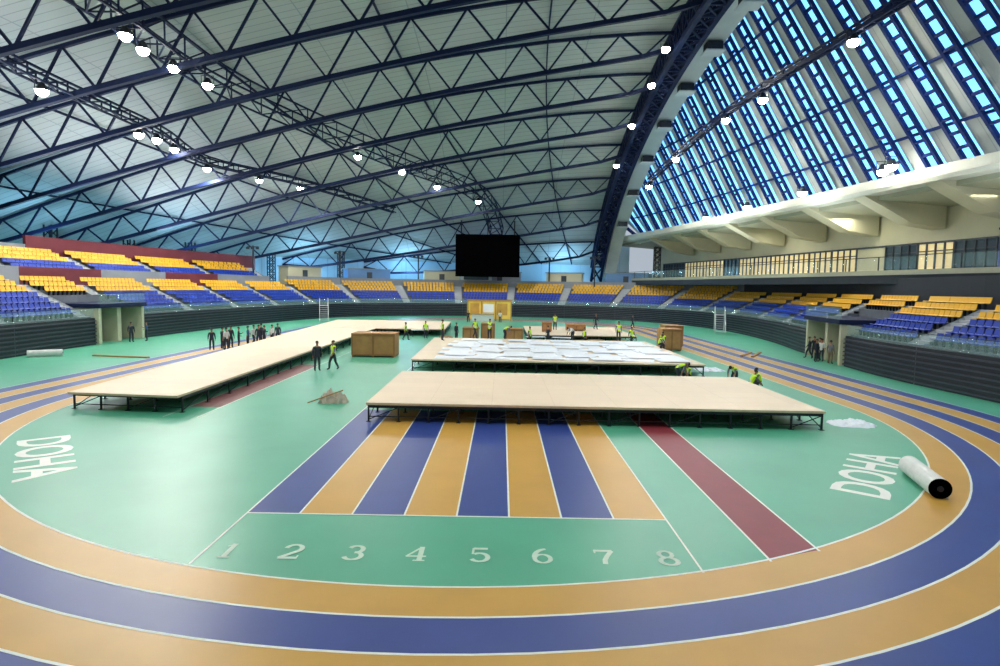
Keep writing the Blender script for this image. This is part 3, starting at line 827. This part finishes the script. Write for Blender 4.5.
# ------------------------------------------------------------ people
SKIN=mat('skin',(160,114,88),.6); HAIR=mat('hair_black',(22,18,16),.6)
SH_DARK=mat('cloth_dark',(40,44,56),.8,.1,8);SH_WHITE=mat('cloth_white',(214,214,210),.8,.05,8);SH_BLUE=mat('cloth_blue',(56,84,130),.8,.1,8);SH_GREY=mat('cloth_grey',(110,110,116),.8,.1,8)
PANTS=mat('trousers_dark',(38,42,54),.8,.1,8);PANTB=mat('trousers_tan',(120,104,80),.8,.1,8);SHOE=mat('shoe_black',(18,18,20),.5);VEST=mat('vest_lime',(196,232,40),.6,emit=.15);VSTR=mat('vest_stripe',(210,214,214),.4)
EYE=mat('eye_dark',(15,12,10),.3)
def skeleton(pose):
    J={'pel':(0,0,.95),'sp':(0,0,1.13),'ch':(0,0,1.33),'nk':(0,.005,1.49),'h1':(0,-.015,1.57),'h2':(0,-.012,1.65),'h3':(0,0,1.73)}
    for s,n in((-1,'L'),(1,'R')):
        J.update({'sh'+n:(s*.18,0,1.41),'el'+n:(s*.245,.03,1.13),'wr'+n:(s*.265,-.04,.89),'pa'+n:(s*.267,-.055,.82),
          'hp'+n:(s*.1,0,.88),'kn'+n:(s*.12,-.02,.49),'an'+n:(s*.13,.03,.09),'to'+n:(s*.145,-.13,.045)})
    if pose=='walk':
        J.update({'knL':(-.1,-.18,.52),'anL':(-.1,-.22,.1),'toL':(-.11,-.38,.07),'knR':(.1,.08,.5),'anR':(.1,.28,.14),'toR':(.11,.14,.045),
          'elL':(-.24,.12,1.15),'wrL':(-.25,.14,.92),'paL':(-.25,.14,.85),'elR':(.24,-.06,1.14),'wrR':(.25,-.22,.96),'paR':(.25,-.27,.9)})
    if pose=='talk':
        J.update({'elR':(.25,-.02,1.15),'wrR':(.12,-.25,1.22),'paR':(.08,-.3,1.26),'elL':(-.25,.05,1.15),'wrL':(-.15,-.15,1.02),'paL':(-.1,-.2,1.02)})
    if pose=='bend':
        J.update({'pel':(0,.12,.86),'sp':(0,-.02,.98),'ch':(0,-.2,1.06),'nk':(0,-.36,1.1),'h1':(0,-.43,1.1),'h2':(0,-.51,1.09),'h3':(0,-.59,1.09)})
        for s,n in((-1,'L'),(1,'R')):
            J.update({'sh'+n:(s*.18,-.28,1.06),'el'+n:(s*.2,-.36,.78),'wr'+n:(s*.15,-.46,.54),'pa'+n:(s*.14,-.49,.47),
             'hp'+n:(s*.1,.12,.8),'kn'+n:(s*.12,-.02,.46),'an'+n:(s*.13,.06,.09),'to'+n:(s*.14,-.1,.045)})
    if pose=='crouch':
        J.update({'pel':(0,.12,.36),'sp':(0,.04,.52),'ch':(0,-.06,.7),'nk':(0,-.12,.85),'h1':(0,-.15,.92),'h2':(0,-.17,1.0),'h3':(0,-.16,1.08)})
        for s,n in((-1,'L'),(1,'R')):
            J.update({'sh'+n:(s*.18,-.08,.78),'el'+n:(s*.24,-.25,.56),'wr'+n:(s*.16,-.42,.4),'pa'+n:(s*.14,-.46,.34),
             'hp'+n:(s*.1,.08,.32),'kn'+n:(s*.18,-.28,.46),'an'+n:(s*.16,-.06,.09),'to'+n:(s*.18,-.22,.045)})
    return J
RAD={'pel':(.155,.12),'sp':(.145,.112),'ch':(.17,.125),'nk':(.058,.058),'h1':(.066,.075),'h2':(.08,.096),'h3':(.055,.065),'sh':(.078,.072),'el':(.056,.056),'wr':(.034,.032),'pa':(.036,.022),'hp':(.11,.108),'kn':(.076,.076),'an':(.056,.056),'to':(.044,.036)}
def build_person_mesh(pose):
    J=skeleton(pose); names=[];V=[];Rr=[];E=[];BT=[]
    def add(n,p,r): names.append(n);V.append(Vector(p));Rr.append(r);return len(V)-1
    for n,p in J.items():
        key=n if n in RAD else n[:2]; add(n,p,RAD[key])
    ix=lambda n:names.index(n)
    def ed(a,b,t): E.append((ix(a),ix(b)));BT.append(t)
    ed('pel','sp','torso');ed('sp','ch','torso');ed('ch','nk','skin');ed('nk','h1','skin');ed('h1','h2','skin');ed('h2','h3','skin')
    fw=(V[ix('h2')]-V[ix('nk')]).normalized(); face=Vector((0,-1,0)); 
    if pose=='bend': face=Vector((0,-.15,-1)).normalized()
    add('nose',V[ix('h2')]+face*.108-fw*.01,(.016,.016)); E.append((ix('h2'),ix('nose')));BT.append('skin')
    for s,n in((-1,'L'),(1,'R')):
        ed('ch','sh'+n,'torso');ed('sh'+n,'el'+n,'sleeve');ed('el'+n,'wr'+n,'arm');ed('wr'+n,'pa'+n,'skin')
        ed('pel','hp'+n,'leg');ed('hp'+n,'kn'+n,'leg');ed('kn'+n,'an'+n,'leg');ed('an'+n,'to'+n,'shoe')
        add('ear'+n,V[ix('h2')]+Vector((s*.09,0,0))-fw*.01,(.015,.02)); E.append((ix('h2'),ix('ear'+n)));BT.append('skin')
        pa=V[ix('pa'+n)];wr=V[ix('wr'+n)]; d=(pa-wr).normalized(); side=d.cross(Vector((1,0,0)))
        if side.length<.1: side=Vector((0,1,0))
        side.normalize(); curl=Vector((-s,0,0))
        for k,ln in enumerate((.068,.078,.074,.06)):
            b=pa+side*((k-1.5)*.02)+d*.03
            m=b+d*ln*.5+curl*.006; t=b+d*ln*.9+curl*.024
            i1=add('f%d%s'%(k,n),b,(.0095,.0095)); i2=add('g%d%s'%(k,n),m,(.009,.009)); i3=add('e%d%s'%(k,n),t,(.008,.008))
            E.append((ix('pa'+n),i1));BT.append('skin');E.append((i1,i2));BT.append('skin');E.append((i2,i3));BT.append('skin')
        b=pa-d*.02-side*.035; i1=add('th'+n,b+d*.015,(.01,.01)); i2=add('tt'+n,b+d*.05-side*.012+curl*.01,(.009,.009))
        E.append((ix('pa'+n),i1));BT.append('skin');E.append((i1,i2));BT.append('skin')
    me=bpy.data.meshes.new('p'); me.from_pydata([tuple(v) for v in V],E,[])
    ob=bpy.data.objects.new('p',me); COL.objects.link(ob)
    md=ob.modifiers.new('s','SKIN'); md.branch_smoothing=.6; md.use_smooth_shade=True
    if not me.skin_vertices: me.skin_vertices.new()
    for i,sv_ in enumerate(me.skin_vertices[0].data): sv_.radius=Rr[i]; sv_.use_root=(i==0)
    sb=ob.modifiers.new('u','SUBSURF'); sb.levels=1; sb.render_levels=1
    bpy.context.view_layer.update()
    dg=bpy.context.evaluated_depsgraph_get(); res=bpy.data.meshes.new_from_object(ob.evaluated_get(dg))
    bpy.data.objects.remove(ob)
    tags=[]
    def sd(p,a,b):
        ab=b-a;t=max(0,min(1,(p-a).dot(ab)/max(1e-9,ab.length_squared))); return (p-(a+ab*t)).length
    for p in res.polygons:
        c=p.center; best=min(range(len(E)),key=lambda k: sd(c,V[E[k][0]],V[E[k][1]])-min(Rr[E[k][0]][0],Rr[E[k][1]][0])*.6)
        tags.append(BT[best])
    return res,tags,V,ix,face,fw,J
PM={p:build_person_mesh(p) for p in('stand','walk','talk','bend','crouch')}
ORDER=['torso','sleeve','arm','leg','shoe','skin']
cache={}
def person_meshes(pose,pal):
    k=(pose,pal)
    if k in cache:return cache[k]
    res,tags,V,ix,face,fw,J=PM[pose]
    me=res.copy(); me.materials.clear()
    top={'dark':SH_DARK,'white':SH_WHITE,'blue':SH_BLUE,'grey':SH_GREY,'vest':SH_GREY}[pal]
    ml={'torso':top,'sleeve':top,'arm':top if pal in('dark','grey') else SKIN,'leg':PANTB if pal=='grey' else PANTS,'shoe':SHOE,'skin':SKIN}
    for t in ORDER: me.materials.append(ml[t])
    me.materials.append(EYE)
    bm=bmesh.new(); bm.from_mesh(me)
    for f,t in zip(bm.faces,tags): f.material_index=ORDER.index(t); f.smooth=True
    h2=V[ix('h2')]
    for s in(-1,1):
        r=bmesh.ops.create_icosphere(bm,subdivisions=1,radius=.013,matrix=Matrix.Translation(h2+face*.088+Vector((s*.032,0,0))+fw*.012))
        for v in r['verts']:
            for f in v.link_faces: f.material_index=6
    r=bmesh.ops.create_icosphere(bm,subdivisions=1,radius=.014,matrix=Matrix.Translation(V[ix('h1')]+face*.075+fw*.005)@Matrix.Diagonal((1.6,.5,.5,1)))
    for v in r['verts']:
        for f in v.link_faces: f.material_index=6
    bm.to_mesh(me); bm.free()
    hb=bmesh.new(); c=h2+fw*.035-face*.018
    rot=Vector((0,0,1)).rotation_difference(fw).to_matrix().to_4x4()
    bmesh.ops.create_uvsphere(hb,u_segments=14,v_segments=9,radius=1,matrix=Matrix.Translation(c)@rot@Matrix.Diagonal((.088,.104,.088,1)))
    dele=[v for v in hb.verts if (v.co-c).dot(fw)<-.02 and (v.co-c).dot(face)>-.03 or (v.co-c).dot(fw)<-.06]
    bmesh.ops.delete(hb,geom=dele,context='VERTS')
    hm=bpy.data.meshes.new('hair'); hb.to_mesh(hm); hb.free(); hm.materials.append(HAIR)
    for p in hm.polygons:p.use_smooth=True
    vm=None
    if pal=='vest':
        vb=bmesh.new(); vb.from_mesh(res); vb.faces.ensure_lookup_table()
        for v in vb.verts: v.co+=v.normal*.016
        kill=[f for f,t in zip(vb.faces,tags) if t!='torso']
        bmesh.ops.delete(vb,geom=kill,context='FACES')
        vm=bpy.data.meshes.new('vest'); 
        sp=V[ix('sp')];ch=V[ix('ch')];ax=(ch-sp).normalized()
        for f in vb.faces:
            h=(f.calc_center_median()-sp).dot(ax); f.material_index=1 if -.03<h<.03 else 0; f.smooth=True
        vb.to_mesh(vm); vb.free(); vm.materials.append(VEST); vm.materials.append(VSTR)
    cache[k]=(me,hm,vm); return cache[k]
DESC={'stand':'standing','walk':'walking','talk':'talking','bend':'bending','crouch':'crouching'}
CL={'dark':'dark clothes','white':'white shirt','blue':'blue shirt','grey':'grey shirt','vest':'lime vest'}
def person(x,y,z,pose,pal,rot,where,sc=1.0):
    me,hm,vm=person_meshes(pose,pal)
    o=bpy.data.objects.new('person',me); COL.objects.link(o); o.location=(x,y,z+.003); o.rotation_euler=(0,0,rot); o.scale=(sc,sc,sc)
    tag(o,'person in %s %s %s'%(CL[pal],DESC[pose],where),'person')
    h=bpy.data.objects.new('hair',hm); COL.objects.link(h); h.parent=o
    if vm: v=bpy.data.objects.new('safety_vest',vm); COL.objects.link(v); v.parent=o
for x,y,po,pa,r in((-11.2,35.3,'stand','dark',.6),(-10.35,35.8,'walk','vest',-.8)):
    person(x,y,0,po,pa,r,'on the green track',1.05)
grp=[(-22.6,45.3,'stand','dark',.5),(-22.2,46.2,'talk','dark',2.5),(-21.6,45.6,'stand','white',-2),(-21.9,47,'stand','dark',1),(-21.3,47.1,'talk','dark',2),(-20.9,47.9,'stand','blue',-1.4),(-20.8,48.8,'walk','white',1.2),(-20.3,48.6,'stand','dark',.3),(-20.2,49.5,'talk','dark',1.5),(-19.8,50.2,'stand','white',2.6),(-19.7,51.2,'stand','dark',0),(-20.7,50.1,'walk','dark',-1.7)]
for i,(x,y,po,pa,r) in enumerate(grp): person(x,y,0,po,pa,r,'beside the long platform',.97+.02*(i%4))
for x,y,po,pa,r in((-32.0,50.2,'stand','dark',1),(-31.4,51.4,'talk','blue',-1)): person(x,y,0,po,pa,r,'by the tunnel entrance')
for i,(x,y,po,pa,r) in enumerate([(24.6,44.6,'stand','white',-1),(25.0,45.6,'talk','dark',1),(24.5,43.2,'stand','grey',2),(25.2,46.8,'stand','dark',0),(24.6,46.4,'walk','dark',-2),(24.0,44.2,'stand','dark',.5)]):
    person(x,y,0,po,pa,r,'by the tunnel entrance')
for x,y,z,po,pa,r in((10.2,50.6,TH,'stand','vest',.2),(-2.3,50.95,TH,'walk','vest',1),(-1.0,50.9,TH,'talk','vest',-.5),(.35,50.9,TH,'bend','vest',1.2),(6.2,50.7,TH,'bend','white',-1),(-4.9,48.5,TH,'stand','vest',2),(12.3,45,TH,'crouch','vest',1),(5.8,63,TH,'stand','vest',0),(10.5,64.9,TH,'walk','dark',1)):
    person(x,y,z,po,pa,r,'on the stage platform')
for x,y,po,pa,r in((-7.6,58.5,'stand','vest',.4),(13.6,48.9,'stand','vest',-.6),(10.2,33.2,'bend','vest',1.2),(10.9,33.6,'crouch','vest',-1),(13.0,32.2,'bend','vest',-.8),(13.5,31.0,'crouch','vest',1.5),(14.2,31.8,'crouch','vest',-1.6),(-4.9,86,'stand','dark',0),(-.2,87,'stand','white',0),(18,80,'walk','dark',1),(-9.2,56,'walk','vest',2),(2.6,53,'stand','vest',1),(4.4,54.6,'talk','dark',-1),(7.6,53,'stand','vest',2),(12.2,54.4,'walk','vest',.5),(-4.4,57,'stand','dark',1)):
    person(x,y,0,po,pa,r,'on the floor beside the stage')

w=bpy.data.worlds.new('world'); S.world=w; w.use_nodes=True
bg=w.node_tree.nodes['Background']; bg.inputs[0].default_value=(.76,.87,1,1); bg.inputs[1].default_value=.55
print('seats',len(seats),len(sv))
